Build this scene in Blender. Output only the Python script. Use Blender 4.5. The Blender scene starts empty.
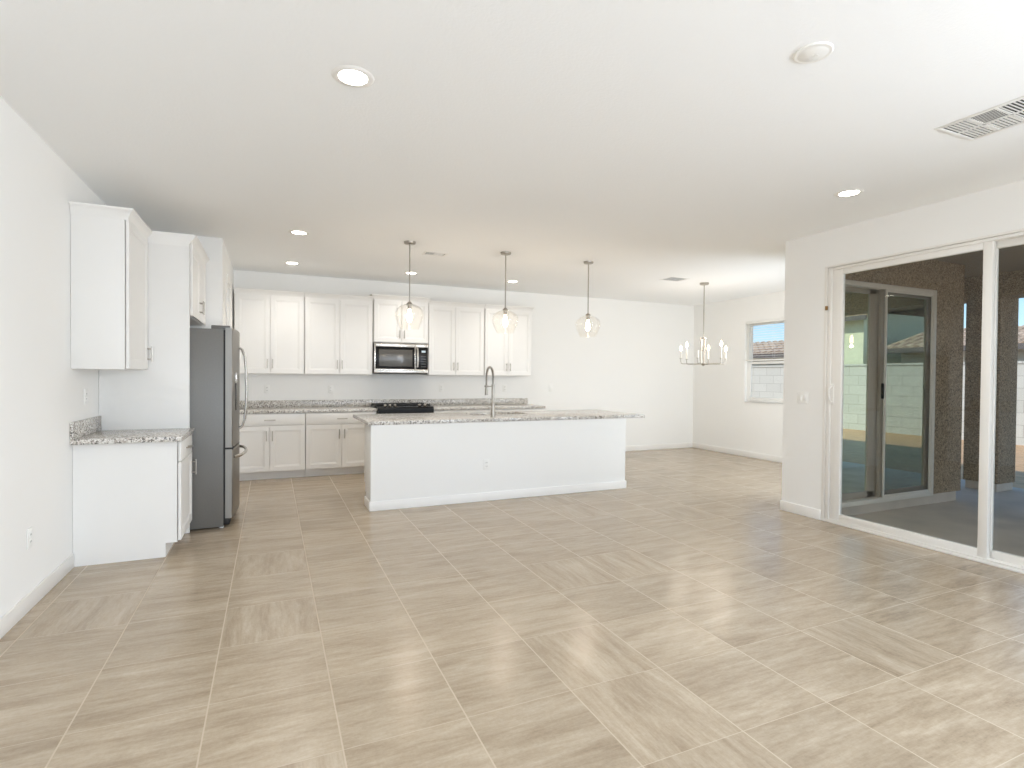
import bpy, bmesh, math, random
from mathutils import Vector, Matrix
random.seed(7)
PI = math.pi
S = bpy.context.scene
COL = S.collection

# ------------------------------------------------------------------ camera
F_PX, YAW, PITCH, ROLL, EYE = 543.045, 0.4176, -0.0138, 0.0082, 1.383
c_, s_ = math.cos(YAW), math.sin(YAW)
cp, sp = math.cos(PITCH), math.sin(PITCH)
cr, sr = math.cos(ROLL), math.sin(ROLL)
R0 = Vector((c_, -s_, 0)); FW = Vector((s_*cp, c_*cp, sp)); U0 = Vector((-s_*sp, -c_*sp, cp))
RT = R0*cr + U0*sr; UP = -R0*sr + U0*cr
cam_d = bpy.data.cameras.new('camera'); cam = bpy.data.objects.new('camera', cam_d); COL.objects.link(cam)
cam_d.sensor_width = 36.0; cam_d.lens = F_PX/1024*36.0; cam_d.clip_start = 0.05; cam_d.clip_end = 300
M = Matrix.Identity(4)
for i in range(3):
    M[i][0] = RT[i]; M[i][1] = UP[i]; M[i][2] = -FW[i]
M[2][3] = EYE
cam.matrix_world = M
S.camera = cam

# ------------------------------------------------------------------ sky, sun, exposure
world = bpy.data.worlds.new('sky'); S.world = world; world.use_nodes = True
wn = world.node_tree; bg = wn.nodes['Background']
sky = wn.nodes.new('ShaderNodeTexSky'); sky.sky_type = 'NISHITA'; sky.sun_disc = False
sky.sun_elevation = math.radians(38); sky.sun_rotation = math.radians(-90)
sky.air_density = 1.0; sky.dust_density = 0.3; sky.ozone_density = 2.0
mxs = wn.nodes.new('ShaderNodeMix'); mxs.data_type = 'RGBA'; mxs.inputs[0].default_value = 0.6
mxs.inputs[7].default_value = (0.55, 1.5, 3.0, 1)      # clear desert blue over the physical sky
wn.links.new(sky.outputs[0], mxs.inputs[6]); wn.links.new(mxs.outputs[2], bg.inputs[0]); bg.inputs[1].default_value = 0.22
sun_d = bpy.data.lights.new('sun', 'SUN'); sun_d.energy = 2.8; sun_d.angle = math.radians(0.6); sun_d.color = (1.0, 0.93, 0.83)
sun = bpy.data.objects.new('sun', sun_d); COL.objects.link(sun)
sun.rotation_euler = Vector((0.79, -0.10, -0.61)).to_track_quat('-Z', 'Y').to_euler()

def area(name, loc, direction, sx, sy, power, col=(1, 1, 1), shape='RECTANGLE', spread=180):
    d = bpy.data.lights.new(name, 'AREA'); d.shape = shape; d.size = sx; d.size_y = sy; d.energy = power; d.color = col
    d.spread = math.radians(spread)
    o = bpy.data.objects.new(name, d); COL.objects.link(o); o.location = loc
    o.rotation_euler = Vector(direction).to_track_quat('-Z', 'Z').to_euler()
    return o
# fill lamps standing in for daylight, at unseen windows added behind the photographer
area('fill_lamp_rear', (1.9, -3.42, 1.55), (0, 1, 1.1), 4.6, 1.9, 124, (0.755, 0.86, 1.0))
area('fill_lamp_side', (4.88, -1.2, 1.42), (-1, 0, -0.25), 2.4, 1.6, 230, (0.755, 0.86, 1.0))
# lamp added inside the nook's patio door, standing in for its daylight
area('fill_lamp_patio_door', (6.2, 4.075, 1.2), (0, 1, 0), 1.7, 1.9, 36, (0.82, 0.905, 1.0), spread=150)

S.view_settings.view_transform = 'Standard'; S.view_settings.look = 'None'
S.view_settings.gamma = 1.0; S.view_settings.use_curve_mapping = False
S.view_settings.exposure = 0.30
S.cycles.use_denoising = True; S.cycles.use_adaptive_sampling = False
S.cycles.max_bounces = 14; S.cycles.diffuse_bounces = 8; S.cycles.transparent_max_bounces = 16
S.cycles.sample_clamp_indirect = 6.0

# ------------------------------------------------------------------ materials
def srgb(r, g, b):
    f = lambda v: (v/255/12.92) if v/255 <= 0.04045 else ((v/255+0.055)/1.055)**2.4
    return (f(r), f(g), f(b), 1.0)
def nodes(name):
    m = bpy.data.materials.new(name); m.use_nodes = True
    n = m.node_tree; return m, n, n.nodes['Principled BSDF']
def N(n, t, **kw):
    o = n.nodes.new(t)
    for k, v in kw.items(): setattr(o, k, v)
    return o
def mat(name, rgb, rough=0.5, metal=0.0, spec=0.5, bump=0.0, bscale=200.0, var=0.0, vscale=3.0, stretch=(1, 1, 1), emit=0.0, ecol=None):
    m, n, b = nodes(name)
    col = srgb(*rgb)
    b.inputs['Base Color'].default_value = col
    b.inputs['Roughness'].default_value = rough; b.inputs['Metallic'].default_value = metal
    b.inputs['Specular IOR Level'].default_value = spec
    tc = N(n, 'ShaderNodeTexCoord'); mp = N(n, 'ShaderNodeMapping'); mp.inputs['Scale'].default_value = stretch
    n.links.new(tc.outputs['Object'], mp.inputs['Vector'])
    if bump:
        t = N(n, 'ShaderNodeTexNoise'); t.inputs['Scale'].default_value = bscale; t.inputs['Detail'].default_value = 3
        n.links.new(mp.outputs[0], t.inputs['Vector'])
        bp = N(n, 'ShaderNodeBump'); bp.inputs['Strength'].default_value = bump; bp.inputs['Distance'].default_value = 0.01
        n.links.new(t.outputs['Fac'], bp.inputs['Height']); n.links.new(bp.outputs[0], b.inputs['Normal'])
    if var:
        t = N(n, 'ShaderNodeTexNoise'); t.inputs['Scale'].default_value = vscale; t.inputs['Detail'].default_value = 5
        n.links.new(mp.outputs[0], t.inputs['Vector'])
        r = N(n, 'ShaderNodeValToRGB')
        r.color_ramp.elements[0].position = 0.3; r.color_ramp.elements[1].position = 0.7
        r.color_ramp.elements[0].color = tuple(c*(1-var) for c in col[:3])+(1,)
        r.color_ramp.elements[1].color = tuple(min(1, c*(1+var)) for c in col[:3])+(1,)
        n.links.new(t.outputs['Fac'], r.inputs[0]); n.links.new(r.outputs[0], b.inputs['Base Color'])
    if emit:
        b.inputs['Emission Color'].default_value = srgb(*ecol) if ecol else (1, 1, 1, 1)
        b.inputs['Emission Strength'].default_value = emit
    return m

MW = mat('wall_paint', (241, 240, 237), 0.75, bump=0.05, bscale=160, spec=0.25)
MC = mat('ceiling_paint', (246, 247, 247), 0.85, bump=0.12, bscale=70, spec=0.2)
MT = mat('trim_paint', (240, 238, 234), 0.4, spec=0.4, var=0.01)
CAB = mat('cabinet_paint', (236, 234, 230), 0.38, spec=0.4, var=0.012, vscale=2)
DARK = mat('shadow_gap', (58, 56, 53), 0.8, var=0.05)
NICK = mat('brushed_nickel', (178, 172, 163), 0.32, 1.0, var=0.05, vscale=60, stretch=(1, 1, 20))
FSTEEL = mat('fridge_stainless', (150, 147, 142), 0.42, 1.0, var=0.04, vscale=40, stretch=(30, 30, 1))
STEEL = mat('stainless_steel', (196, 192, 186), 0.27, 1.0, var=0.04, vscale=40, stretch=(30, 30, 1))
GREYM = mat('fridge_side_grey', (118, 116, 112), 0.42, 0.35, var=0.04, vscale=90)
BLACK = mat('black_enamel', (12, 12, 13), 0.25, spec=0.3, var=0.1)
CAST = mat('cast_iron', (26, 26, 27), 0.6, var=0.2, vscale=60)
RUB = mat('black_gasket', (28, 27, 26), 0.6, var=0.1)
VINYL = mat('white_vinyl', (234, 231, 225), 0.35, spec=0.45, var=0.01)
TAN = mat('almond_vinyl', (222, 214, 200), 0.4, var=0.02)
TAND = mat('taupe_sash', (160, 150, 134), 0.45, var=0.03)
PLATE = mat('white_plastic', (240, 239, 235), 0.35, var=0.01)
SLOT = mat('dark_slot', (90, 86, 80), 0.6, var=0.1)
LENS = mat('lamp_lens', (255, 252, 244), 0.5, emit=14.0, ecol=(255, 248, 236), var=0.01)
BULB = mat('filament_bulb', (255, 236, 205), 0.3, emit=16.0, ecol=(255, 226, 190), var=0.01)
CBULB = mat('candle_bulb', (255, 240, 215), 0.3, emit=16.0, ecol=(255, 226, 186), var=0.01)
SLEEVE = mat('candle_sleeve', (236, 232, 224), 0.5, var=0.01)
CONC = mat('patio_concrete', (206, 194, 178), 0.75, var=0.12, vscale=2.5, bump=0.15, bscale=60)
SOIL = mat('desert_soil', (206, 166, 126), 0.95, var=0.18, vscale=5, bump=0.5, bscale=25)
PSTUC = mat('patio_soffit_stucco', (150, 134, 114), 0.9, var=0.08, vscale=30, bump=0.5, bscale=120)
BRASS = mat('copper_sensor', (150, 116, 70), 0.4, 0.6, var=0.1)
FASC = mat('brown_fascia', (92, 86, 84), 0.7, var=0.05)
SCRH = mat('greenish_stucco', (214, 214, 190), 0.9, var=0.05, vscale=8, bump=0.3, bscale=80)
NSTUC = mat('cream_stucco', (206, 196, 176), 0.9, var=0.05, vscale=8, bump=0.3, bscale=80)

def stucco():
    m, n, b = nodes('brown_stucco')
    tc = N(n, 'ShaderNodeTexCoord')
    v = N(n, 'ShaderNodeTexNoise'); v.inputs['Scale'].default_value = 58; v.inputs['Detail'].default_value = 6; v.inputs['Roughness'].default_value = 0.75
    n.links.new(tc.outputs['Object'], v.inputs['Vector'])
    r = N(n, 'ShaderNodeValToRGB'); e = r.color_ramp.elements
    e[0].position = 0.34; e[0].color = srgb(84, 70, 56); e[1].position = 0.64; e[1].color = srgb(202, 178, 147)
    n.links.new(v.outputs['Fac'], r.inputs[0]); n.links.new(r.outputs[0], b.inputs['Base Color'])
    b.inputs['Roughness'].default_value = 0.95; b.inputs['Specular IOR Level'].default_value = 0.15
    bp = N(n, 'ShaderNodeBump'); bp.inputs['Strength'].default_value = 0.9; bp.inputs['Distance'].default_value = 0.012
    n.links.new(v.outputs['Fac'], bp.inputs['Height']); n.links.new(bp.outputs[0], b.inputs['Normal'])
    return m
STUC = stucco()

def granite():
    m, n, b = nodes('speckled_granite')
    tc = N(n, 'ShaderNodeTexCoord')
    v1 = N(n, 'ShaderNodeTexVoronoi'); v1.inputs['Scale'].default_value = 105
    v2 = N(n, 'ShaderNodeTexVoronoi'); v2.inputs['Scale'].default_value = 130
    no = N(n, 'ShaderNodeTexNoise'); no.inputs['Scale'].default_value = 16; no.inputs['Detail'].default_value = 4
    for t in (v1, v2, no): n.links.new(tc.outputs['Object'], t.inputs['Vector'])
    s1 = N(n, 'ShaderNodeSeparateColor'); n.links.new(v1.outputs['Color'], s1.inputs[0])
    s2 = N(n, 'ShaderNodeSeparateColor'); n.links.new(v2.outputs['Color'], s2.inputs[0])
    r1 = N(n, 'ShaderNodeValToRGB'); r1.color_ramp.interpolation = 'CONSTANT'
    el = r1.color_ramp.elements
    el[0].position = 0; el[0].color = srgb(138, 134, 128)
    el[1].position = 0.12; el[1].color = srgb(182, 175, 166)
    for p, c in ((0.34, (214, 209, 201)), (0.58, (233, 231, 226)), (0.90, (200, 196, 190))):
        x = el.new(p); x.color = srgb(*c)
    n.links.new(s1.outputs[0], r1.inputs[0])
    r2 = N(n, 'ShaderNodeValToRGB'); r2.color_ramp.interpolation = 'CONSTANT'
    el = r2.color_ramp.elements
    el[0].position = 0; el[0].color = (0, 0, 0, 1); el[1].position = 0.10; el[1].color = (1, 1, 1, 1)
    n.links.new(s2.outputs[1], r2.inputs[0])
    mx = N(n, 'ShaderNodeMix', data_type='RGBA'); mx.inputs[6].default_value = srgb(98, 93, 88)
    n.links.new(r2.outputs[0], mx.inputs[0]); n.links.new(r1.outputs[0], mx.inputs[7])
    r3 = N(n, 'ShaderNodeValToRGB'); r3.color_ramp.elements[0].position = 0.35; r3.color_ramp.elements[1].position = 0.7
    r3.color_ramp.elements[0].color = (0.86, 0.84, 0.82, 1); r3.color_ramp.elements[1].color = (1, 1, 1, 1)
    n.links.new(no.outputs['Fac'], r3.inputs[0])
    mm = N(n, 'ShaderNodeMix', data_type='RGBA', blend_type='MULTIPLY'); mm.inputs[0].default_value = 1
    n.links.new(mx.outputs[2], mm.inputs[6]); n.links.new(r3.outputs[0], mm.inputs[7])
    n.links.new(mm.outputs[2], b.inputs['Base Color'])
    b.inputs['Roughness'].default_value = 0.16
    return m
GRAN = granite()

XT, TX, YT, TY = -0.7193, 0.4827, 2.0627, 0.5059
def tile():
    m, n, b = nodes('stone_look_tile')
    L = n.links.new
    def math_(op, a, bb=None, **k):
        o = N(n, 'ShaderNodeMath', operation=op)
        for i, x in enumerate((a, bb)):
            if x is None: continue
            if isinstance(x, (int, float)): o.inputs[i].default_value = x
            else: L(x, o.inputs[i])
        return o.outputs[0]
    tc = N(n, 'ShaderNodeTexCoord'); sx = N(n, 'ShaderNodeSeparateXYZ'); L(tc.outputs['Object'], sx.inputs[0])
    X, Y = sx.outputs[0], sx.outputs[1]
    u = math_('DIVIDE', math_('SUBTRACT', X, XT), TX); v = math_('DIVIDE', math_('SUBTRACT', Y, YT), TY)
    fu = math_('FLOOR', u); fv = math_('FLOOR', v)
    eu = math_('MULTIPLY', math_('SUBTRACT', 0.5, math_('ABSOLUTE', math_('SUBTRACT', math_('FRACT', u), 0.5))), TX)
    ev = math_('MULTIPLY', math_('SUBTRACT', 0.5, math_('ABSOLUTE', math_('SUBTRACT', math_('FRACT', v), 0.5))), TY)
    ed = math_('MINIMUM', eu, ev)
    gr = math_('MAXIMUM', math_('LESS_THAN', eu, 0.003), math_('MULTIPLY', math_('LESS_THAN', ev, 0.0018), 0.75))
    cv = N(n, 'ShaderNodeCombineXYZ'); L(fu, cv.inputs[0]); L(fv, cv.inputs[1])
    wn_ = N(n, 'ShaderNodeTexWhiteNoise', noise_dimensions='3D'); L(cv.outputs[0], wn_.inputs['Vector'])
    sc = N(n, 'ShaderNodeSeparateColor'); L(wn_.outputs['Color'], sc.inputs[0])
    rot = math_('LESS_THAN', sc.outputs[0], 0.16)
    # streaks run along x, on a few tiles along y
    ma = N(n, 'ShaderNodeMix', data_type='FLOAT'); L(rot, ma.inputs[0]); L(X, ma.inputs[2]); L(Y, ma.inputs[3])
    mb = N(n, 'ShaderNodeMix', data_type='FLOAT'); L(rot, mb.inputs[0]); L(Y, mb.inputs[2]); L(X, mb.inputs[3])
    p = N(n, 'ShaderNodeCombineXYZ')
    L(math_('ADD', math_('MULTIPLY', ma.outputs[0], 1.1), math_('MULTIPLY', sc.outputs[1], 37.0)), p.inputs[0])
    L(math_('ADD', math_('MULTIPLY', mb.outputs[0], 6.5), math_('MULTIPLY', sc.outputs[2], 53.0)), p.inputs[1])
    L(math_('MULTIPLY', sc.outputs[0], 11.0), p.inputs[2])
    n1 = N(n, 'ShaderNodeTexNoise'); n1.inputs['Scale'].default_value = 1.5; n1.inputs['Detail'].default_value = 7; n1.inputs['Roughness'].default_value = 0.62
    n1.inputs['Distortion'].default_value = 0.6
    L(p.outputs[0], n1.inputs['Vector'])
    n2 = N(n, 'ShaderNodeTexNoise'); n2.inputs['Scale'].default_value = 8; n2.inputs['Detail'].default_value = 5; n2.inputs['Roughness'].default_value = 0.7
    L(p.outputs[0], n2.inputs['Vector'])
    n3 = N(n, 'ShaderNodeTexNoise'); n3.inputs['Scale'].default_value = 55; n3.inputs['Detail'].default_value = 3; n3.inputs['Roughness'].default_value = 0.8
    L(tc.outputs['Object'], n3.inputs['Vector'])
    fac = math_('ADD', math_('MULTIPLY', math_('SUBTRACT', n3.outputs['Fac'], 0.5), 0.22), math_('ADD', math_('MULTIPLY', n1.outputs['Fac'], 0.62), math_('MULTIPLY', n2.outputs['Fac'], 0.38)))
    r = N(n, 'ShaderNodeValToRGB'); e = r.color_ramp.elements
    e[0].position = 0.34; e[0].color = srgb(148, 131, 110); e[1].position = 0.68; e[1].color = srgb(194, 179, 158)
    x = e.new(0.5); x.color = srgb(173, 157, 135)
    L(fac, r.inputs[0])
    br = math_('ADD', 0.95, math_('MULTIPLY', sc.outputs[2], 0.09))
    ml = N(n, 'ShaderNodeMix', data_type='RGBA', blend_type='MULTIPLY'); ml.inputs[0].default_value = 1
    cb = N(n, 'ShaderNodeCombineColor'); [L(br, cb.inputs[i]) for i in range(3)]
    L(r.outputs[0], ml.inputs[6]); L(cb.outputs[0], ml.inputs[7])
    mg = N(n, 'ShaderNodeMix', data_type='RGBA'); L(gr, mg.inputs[0]); L(ml.outputs[2], mg.inputs[6]); mg.inputs[7].default_value = srgb(188, 172, 150)
    L(mg.outputs[2], b.inputs['Base Color'])
    ro = N(n, 'ShaderNodeMix', data_type='FLOAT'); L(gr, ro.inputs[0]); ro.inputs[2].default_value = 0.22; ro.inputs[3].default_value = 0.9
    L(ro.outputs[0], b.inputs['Roughness'])
    b.inputs['Specular IOR Level'].default_value = 0.45
    bp = N(n, 'ShaderNodeBump'); bp.inputs['Strength'].default_value = 0.12; bp.inputs['Distance'].default_value = 0.004
    L(n2.outputs['Fac'], bp.inputs['Height']); L(bp.outputs[0], b.inputs['Normal'])
    return m
TILE = tile()

def block():
    m, n, b = nodes('block_wall_cmu')
    L = n.links.new
    tc = N(n, 'ShaderNodeTexCoord'); sx = N(n, 'ShaderNodeSeparateXYZ'); L(tc.outputs['Object'], sx.inputs[0])
    ad = N(n, 'ShaderNodeMath', operation='ADD'); L(sx.outputs[0], ad.inputs[0]); L(sx.outputs[1], ad.inputs[1])
    cv = N(n, 'ShaderNodeCombineXYZ'); L(ad.outputs[0], cv.inputs[0]); L(sx.outputs[2], cv.inputs[1])
    br = N(n, 'ShaderNodeTexBrick'); br.inputs['Scale'].default_value = 1.0; br.inputs['Brick Width'].default_value = 0.60
    br.inputs['Row Height'].default_value = 0.30; br.inputs['Mortar Size'].default_value = 0.008; br.offset = 0.5
    br.inputs['Color1'].default_value = srgb(196, 196, 190); br.inputs['Color2'].default_value = srgb(190, 190, 184); br.inputs['Mortar'].default_value = srgb(164, 163, 157)
    L(cv.outputs[0], br.inputs['Vector']); L(br.outputs['Color'], b.inputs['Base Color'])
    b.inputs['Roughness'].default_value = 0.95
    return m
BLOCK = block()

def rooftile():
    m, n, b = nodes('clay_roof_tile')
    L = n.links.new
    tc = N(n, 'ShaderNodeTexCoord')
    br = N(n, 'ShaderNodeTexBrick'); br.inputs['Scale'].default_value = 1.0; br.inputs['Brick Width'].default_value = 0.32
    br.inputs['Row Height'].default_value = 0.33; br.inputs['Mortar Size'].default_value = 0.03; br.inputs['Mortar Smooth'].default_value = 0.6; br.offset = 0.5
    br.inputs['Color1'].default_value = srgb(216, 190, 164); br.inputs['Color2'].default_value = srgb(192, 164, 138); br.inputs['Mortar'].default_value = srgb(150, 124, 104)
    sx = N(n, 'ShaderNodeSeparateXYZ'); L(tc.outputs['Object'], sx.inputs[0]); cv = N(n, 'ShaderNodeCombineXYZ')
    L(sx.outputs[1], cv.inputs[0]); L(sx.outputs[0], cv.inputs[1])
    L(cv.outputs[0], br.inputs['Vector']); L(br.outputs['Color'], b.inputs['Base Color'])
    b.inputs['Roughness'].default_value = 0.9
    return m
ROOFT = rooftile()

def glass(name, tint=(1, 1, 1), refl=0.08, rough=0.0, ior=1.45, gtint=(1, 1, 1)):
    m = bpy.data.materials.new(name); m.use_nodes = True; n = m.node_tree
    n.nodes.remove(n.nodes['Principled BSDF'])
    out = n.nodes['Material Output']
    tr = N(n, 'ShaderNodeBsdfTransparent'); tr.inputs[0].default_value = (*tint, 1)
    gl = N(n, 'ShaderNodeBsdfGlossy'); gl.inputs['Roughness'].default_value = rough; gl.inputs[0].default_value = (*gtint, 1)
    fr = N(n, 'ShaderNodeFresnel'); ge = N(n, 'ShaderNodeNewGeometry')
    io = N(n, 'ShaderNodeMix', data_type='FLOAT'); io.inputs[2].default_value = ior; io.inputs[3].default_value = 1/ior
    n.links.new(ge.outputs['Backfacing'], io.inputs[0]); n.links.new(io.outputs[0], fr.inputs[0])   # same reflectance from both faces
    ad = N(n, 'ShaderNodeMath', operation='ADD'); ad.inputs[1].default_value = refl; ad.use_clamp = True
    n.links.new(fr.outputs[0], ad.inputs[0])
    mx = N(n, 'ShaderNodeMixShader'); n.links.new(ad.outputs[0], mx.inputs[0])
    n.links.new(tr.outputs[0], mx.inputs[1]); n.links.new(gl.outputs[0], mx.inputs[2]); n.links.new(mx.outputs[0], out.inputs[0])
    return m
GLASS = glass('clear_pane', (0.96, 0.97, 0.96), -0.01)
COATED = glass('coated_green_pane', (0.46, 0.58, 0.46), 0.80, gtint=(0.86, 0.98, 0.84))
SHADE = glass('pendant_glass', (0.998, 0.992, 0.98), 0.0, 0.02, 1.3)
def screen_mat():
    m = bpy.data.materials.new('insect_screen_mesh'); m.use_nodes = True; n = m.node_tree
    b = n.nodes['Principled BSDF']; b.inputs['Base Color'].default_value = srgb(70, 68, 64); b.inputs['Roughness'].default_value = 0.8
    tr = N(n, 'ShaderNodeBsdfTransparent'); mx = N(n, 'ShaderNodeMixShader')
    mx.inputs[0].default_value = 0.14
    n.links.new(tr.outputs[0], mx.inputs[1]); n.links.new(b.outputs[0], mx.inputs[2]); n.links.new(mx.outputs[0], n.nodes['Material Output'].inputs[0])
    return m
SCREEN = screen_mat()

# ------------------------------------------------------------------ mesh helpers
class MB:
    def __init__(s): s.v = []; s.f = []
    def add(s, vs, fs):
        o = len(s.v); s.v += [tuple(x) for x in vs]; s.f += [tuple(i+o for i in f) for f in fs]; return s
    def box(s, lo, hi, b=0.0):
        (x0, y0, z0), (x1, y1, z1) = [min(a, c) for a, c in zip(lo, hi)], [max(a, c) for a, c in zip(lo, hi)]
        if b <= 0:
            return s.add([(x0,y0,z0),(x1,y0,z0),(x1,y1,z0),(x0,y1,z0),(x0,y0,z1),(x1,y0,z1),(x1,y1,z1),(x0,y1,z1)],
                         [(0,3,2,1),(4,5,6,7),(0,1,5,4),(1,2,6,5),(2,3,7,6),(3,0,4,7)])
        bm = bmesh.new(); bmesh.ops.create_cube(bm, size=1)
        for v in bm.verts: v.co = ((x0+x1)/2+v.co.x*(x1-x0), (y0+y1)/2+v.co.y*(y1-y0), (z0+z1)/2+v.co.z*(z1-z0))
        bmesh.ops.bevel(bm, geom=bm.edges[:], offset=b, segments=2, affect='EDGES', profile=0.5)
        bm.verts.index_update(); s.add([v.co[:] for v in bm.verts], [[v.index for v in f.verts] for f in bm.faces]); bm.free(); return s
    def loft(s, rings, caps=True, closed=True):
        n = len(rings[0]); vs = [p for r in rings for p in r]; fs = []
        for i in range(len(rings)-1):
            for j in range(n if closed else n-1):
                k = (j+1) % n; fs.append((i*n+j, i*n+k, (i+1)*n+k, (i+1)*n+j))
        if caps: fs.append(tuple(range(n-1, -1, -1))); fs.append(tuple((len(rings)-1)*n+j for j in range(n)))
        return s.add(vs, fs)
    def lathe(s, prof, cx=0, cy=0, n=32, caps=False, cz=0):
        return s.loft([[(cx+r*math.cos(2*PI*k/n), cy+r*math.sin(2*PI*k/n), cz+z) for k in range(n)] for r, z in prof], caps)
    def cyl(s, a, b, r, n=16, r2=None):
        a, b = Vector(a), Vector(b); d = (b-a).normalized(); t = d.orthogonal().normalized(); w = d.cross(t)
        ring = lambda c, q: [tuple(c+t*(q*math.cos(2*PI*k/n))+w*(q*math.sin(2*PI*k/n))) for k in range(n)]
        return s.loft([ring(a, r), ring(b, r if r2 is None else r2)])
    def tube(s, path, r, n=10):
        P = [Vector(p) for p in path]; rings = []
        t = None
        for i, p in enumerate(P):
            d = (P[min(i+1, len(P)-1)]-P[max(i-1, 0)]).normalized()
            t = d.orthogonal().normalized() if t is None else (t-d*t.dot(d)).normalized()
            w = d.cross(t); q = r[i] if isinstance(r, (list, tuple)) else r
            rings.append([tuple(p+t*(q*math.cos(2*PI*k/n))+w*(q*math.sin(2*PI*k/n))) for k in range(n)])
        return s.loft(rings)
    def obj(s, name, material, parent=None, smooth=True, label=None, kind=None):
        me = bpy.data.meshes.new(name); me.from_pydata(s.v, [], s.f); me.validate()
        bm = bmesh.new(); bm.from_mesh(me); bmesh.ops.recalc_face_normals(bm, faces=bm.faces[:]); bm.to_mesh(me); bm.free()
        me.materials.append(material)
        if smooth:
            me.polygons.foreach_set('use_smooth', [True]*len(me.polygons)); me.set_sharp_from_angle(angle=math.radians(35))
        o = bpy.data.objects.new(name, me); COL.objects.link(o)
        if parent is not None: o.parent = parent
        if label: o['label'] = label
        if kind: o['kind'] = kind
        return o
def thing(name, label, cat, loc=(0, 0, 0), rz=0.0, group=None):
    o = bpy.data.objects.new(name, None); COL.objects.link(o); o.location = loc; o.rotation_euler = (0, 0, rz)
    o.empty_display_size = 0.1; o['label'] = label; o['category'] = cat
    if group: o['group'] = group
    return o
def tag(o, label, cat, group=None):
    o['label'] = label; o['category'] = cat
    if group: o['group'] = group
    return o
def struct_root(name, loc=(0, 0, 0)):
    o = bpy.data.objects.new(name, None); COL.objects.link(o); o.location = loc; o['kind'] = 'structure'; return o
def struct(name, boxes, m, bev=0.0):
    b = MB()
    for lo, hi in boxes: b.box(lo, hi, bev)
    return b.obj(name, m, kind='structure', smooth=bev > 0)
def copy_tree(o, parent=None):
    c = o.copy(); COL.objects.link(c)
    if parent is not None: c.parent = parent
    for ch in list(o.children): copy_tree(ch, c)
    return c
def framebox(b, x0, x1, z0, z1, y0, y1, w, bev=0.003, wb=None, wt=None):
    """rectangular frame lying in the local x-z plane"""
    wb = w if wb is None else wb; wt = w if wt is None else wt
    b.box((x0, y0, z0), (x0+w, y1, z1), bev); b.box((x1-w, y0, z0), (x1, y1, z1), bev)
    b.box((x0+w, y0, z0), (x1-w, y1, z0+wb), bev); b.box((x0+w, y0, z1-wt), (x1-w, y1, z1), bev)
    return b

# ------------------------------------------------------------------ room shell
H = 2.82; XL = -1.29; YB = 8.42; XR = 7.685; XG = 4.93; YG = 4.066; YR = -3.5
struct('floor', [((XL-0.15, YR-0.15, -0.1), (XG+0.02, YB+0.15, 0)), ((XG+0.02, YG-0.1, -0.1), (XR+0.10, YB+0.15, 0))], TILE)
struct('ceiling', [((XL-0.15, YR-0.15, H), (XG+0.15, YB+0.13, H+0.16)), ((XG+0.15, YG-0.196, H), (XR+0.10, YB+0.13, H+0.16))], MC)
struct('wall_left', [((XL-0.15, YR-0.15, 0), (XL, YB+0.13, H))], MW)
struct('wall_back', [((XL, YB, 0), (XR+0.10, YB+0.13, H))], MW)
# rear wall behind the photographer, with a wide window added for light
struct('wall_rear', [((XL, YR-0.15, 0), (-0.4, YR, H)), ((4.2, YR-0.15, 0), (XG, YR, H)), ((-0.4, YR-0.15, 0), (4.2, YR, 0.55)), ((-0.4, YR-0.15, 2.52), (4.2, YR, H))], MW)
SY0, SY1, SZ = 1.16, 3.615, 2.475      # slider opening
struct('wall_right', [((XG, SY1, 0), (XG+0.15, YG, H)), ((XG, YR-0.15, 0), (XG+0.15, -2.45, H)), ((XG, 0.05, 0), (XG+0.15, SY0, H)), ((XG, -2.45, 0), (XG+0.15, 0.05, 0.5)), ((XG, -2.45, 2.5), (XG+0.15, 0.05, H)), ((XG, SY0, SZ), (XG+0.15, SY1, H))], MW)
WY0, WY1, WZ0, WZ1 = 5.98, 7.14, 0.965, 2.384
struct('wall_nook', [((XR, YG, 0), (XR+0.10, WY0, H)), ((XR, WY1, 0), (XR+0.10, YB, H)), ((XR, WY0, 0), (XR+0.10, WY1, WZ0)), ((XR, WY0, WZ1), (XR+0.10, WY1, H))], MW)
DX0, DX1, DZ = 5.22, 7.185, 2.44       # patio door of the nook
YP = 3.87
struct('wall_nook_inner', [((XG+0.15, YG-0.05, 0), (DX0, YG, H)), ((DX1, YG-0.05, 0), (XR, YG, H)), ((DX0, YG-0.05, DZ), (DX1, YG, H))], MW)
struct('wall_patio', [((XG+0.15, YP, 0.02), (DX0, YG-0.05, H)), ((DX1, YP, 0.02), (XR+0.10, YG-0.05, H)), ((DX0, YP, DZ), (DX1, YG-0.05, H)),
                      ((XG+0.15, SY1, 0.02), (XG+0.17, YP, H)), ((XG+0.15, YR, 0.02), (XG+0.17, -2.45, H)), ((XG+0.15, 0.05, 0.02), (XG+0.17, SY0, H)), ((XG+0.15, -2.45, 0.02), (XG+0.17, 0.05, 0.5)), ((XG+0.15, -2.45, 2.5), (XG+0.17, 0.05, H)), ((XG+0.15, SY0, SZ), (XG+0.17, SY1, H)),
                      ((XR+0.10, YP, 0.02), (XR+0.115, YB+0.13, WZ0)), ((XR+0.10, YP, WZ1), (XR+0.115, YB+0.13, H)),
                      ((XR+0.10, YP, WZ0), (XR+0.115, WY0, WZ1)), ((XR+0.10, WY1, WZ0), (XR+0.115, YB+0.13, WZ1))], STUC)
struct('trim_patio_footing', [((XG+0.15, YP+0.02, -0.16), (XR+0.06, YG-0.02, 0.02)), ((XG+0.13, YR, -0.16), (XG+0.155, YP+0.02, 0.0)), ((XR+0.0, YP+0.05, -0.2), (XR+0.10, YB, 0.02))], CONC)
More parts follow.
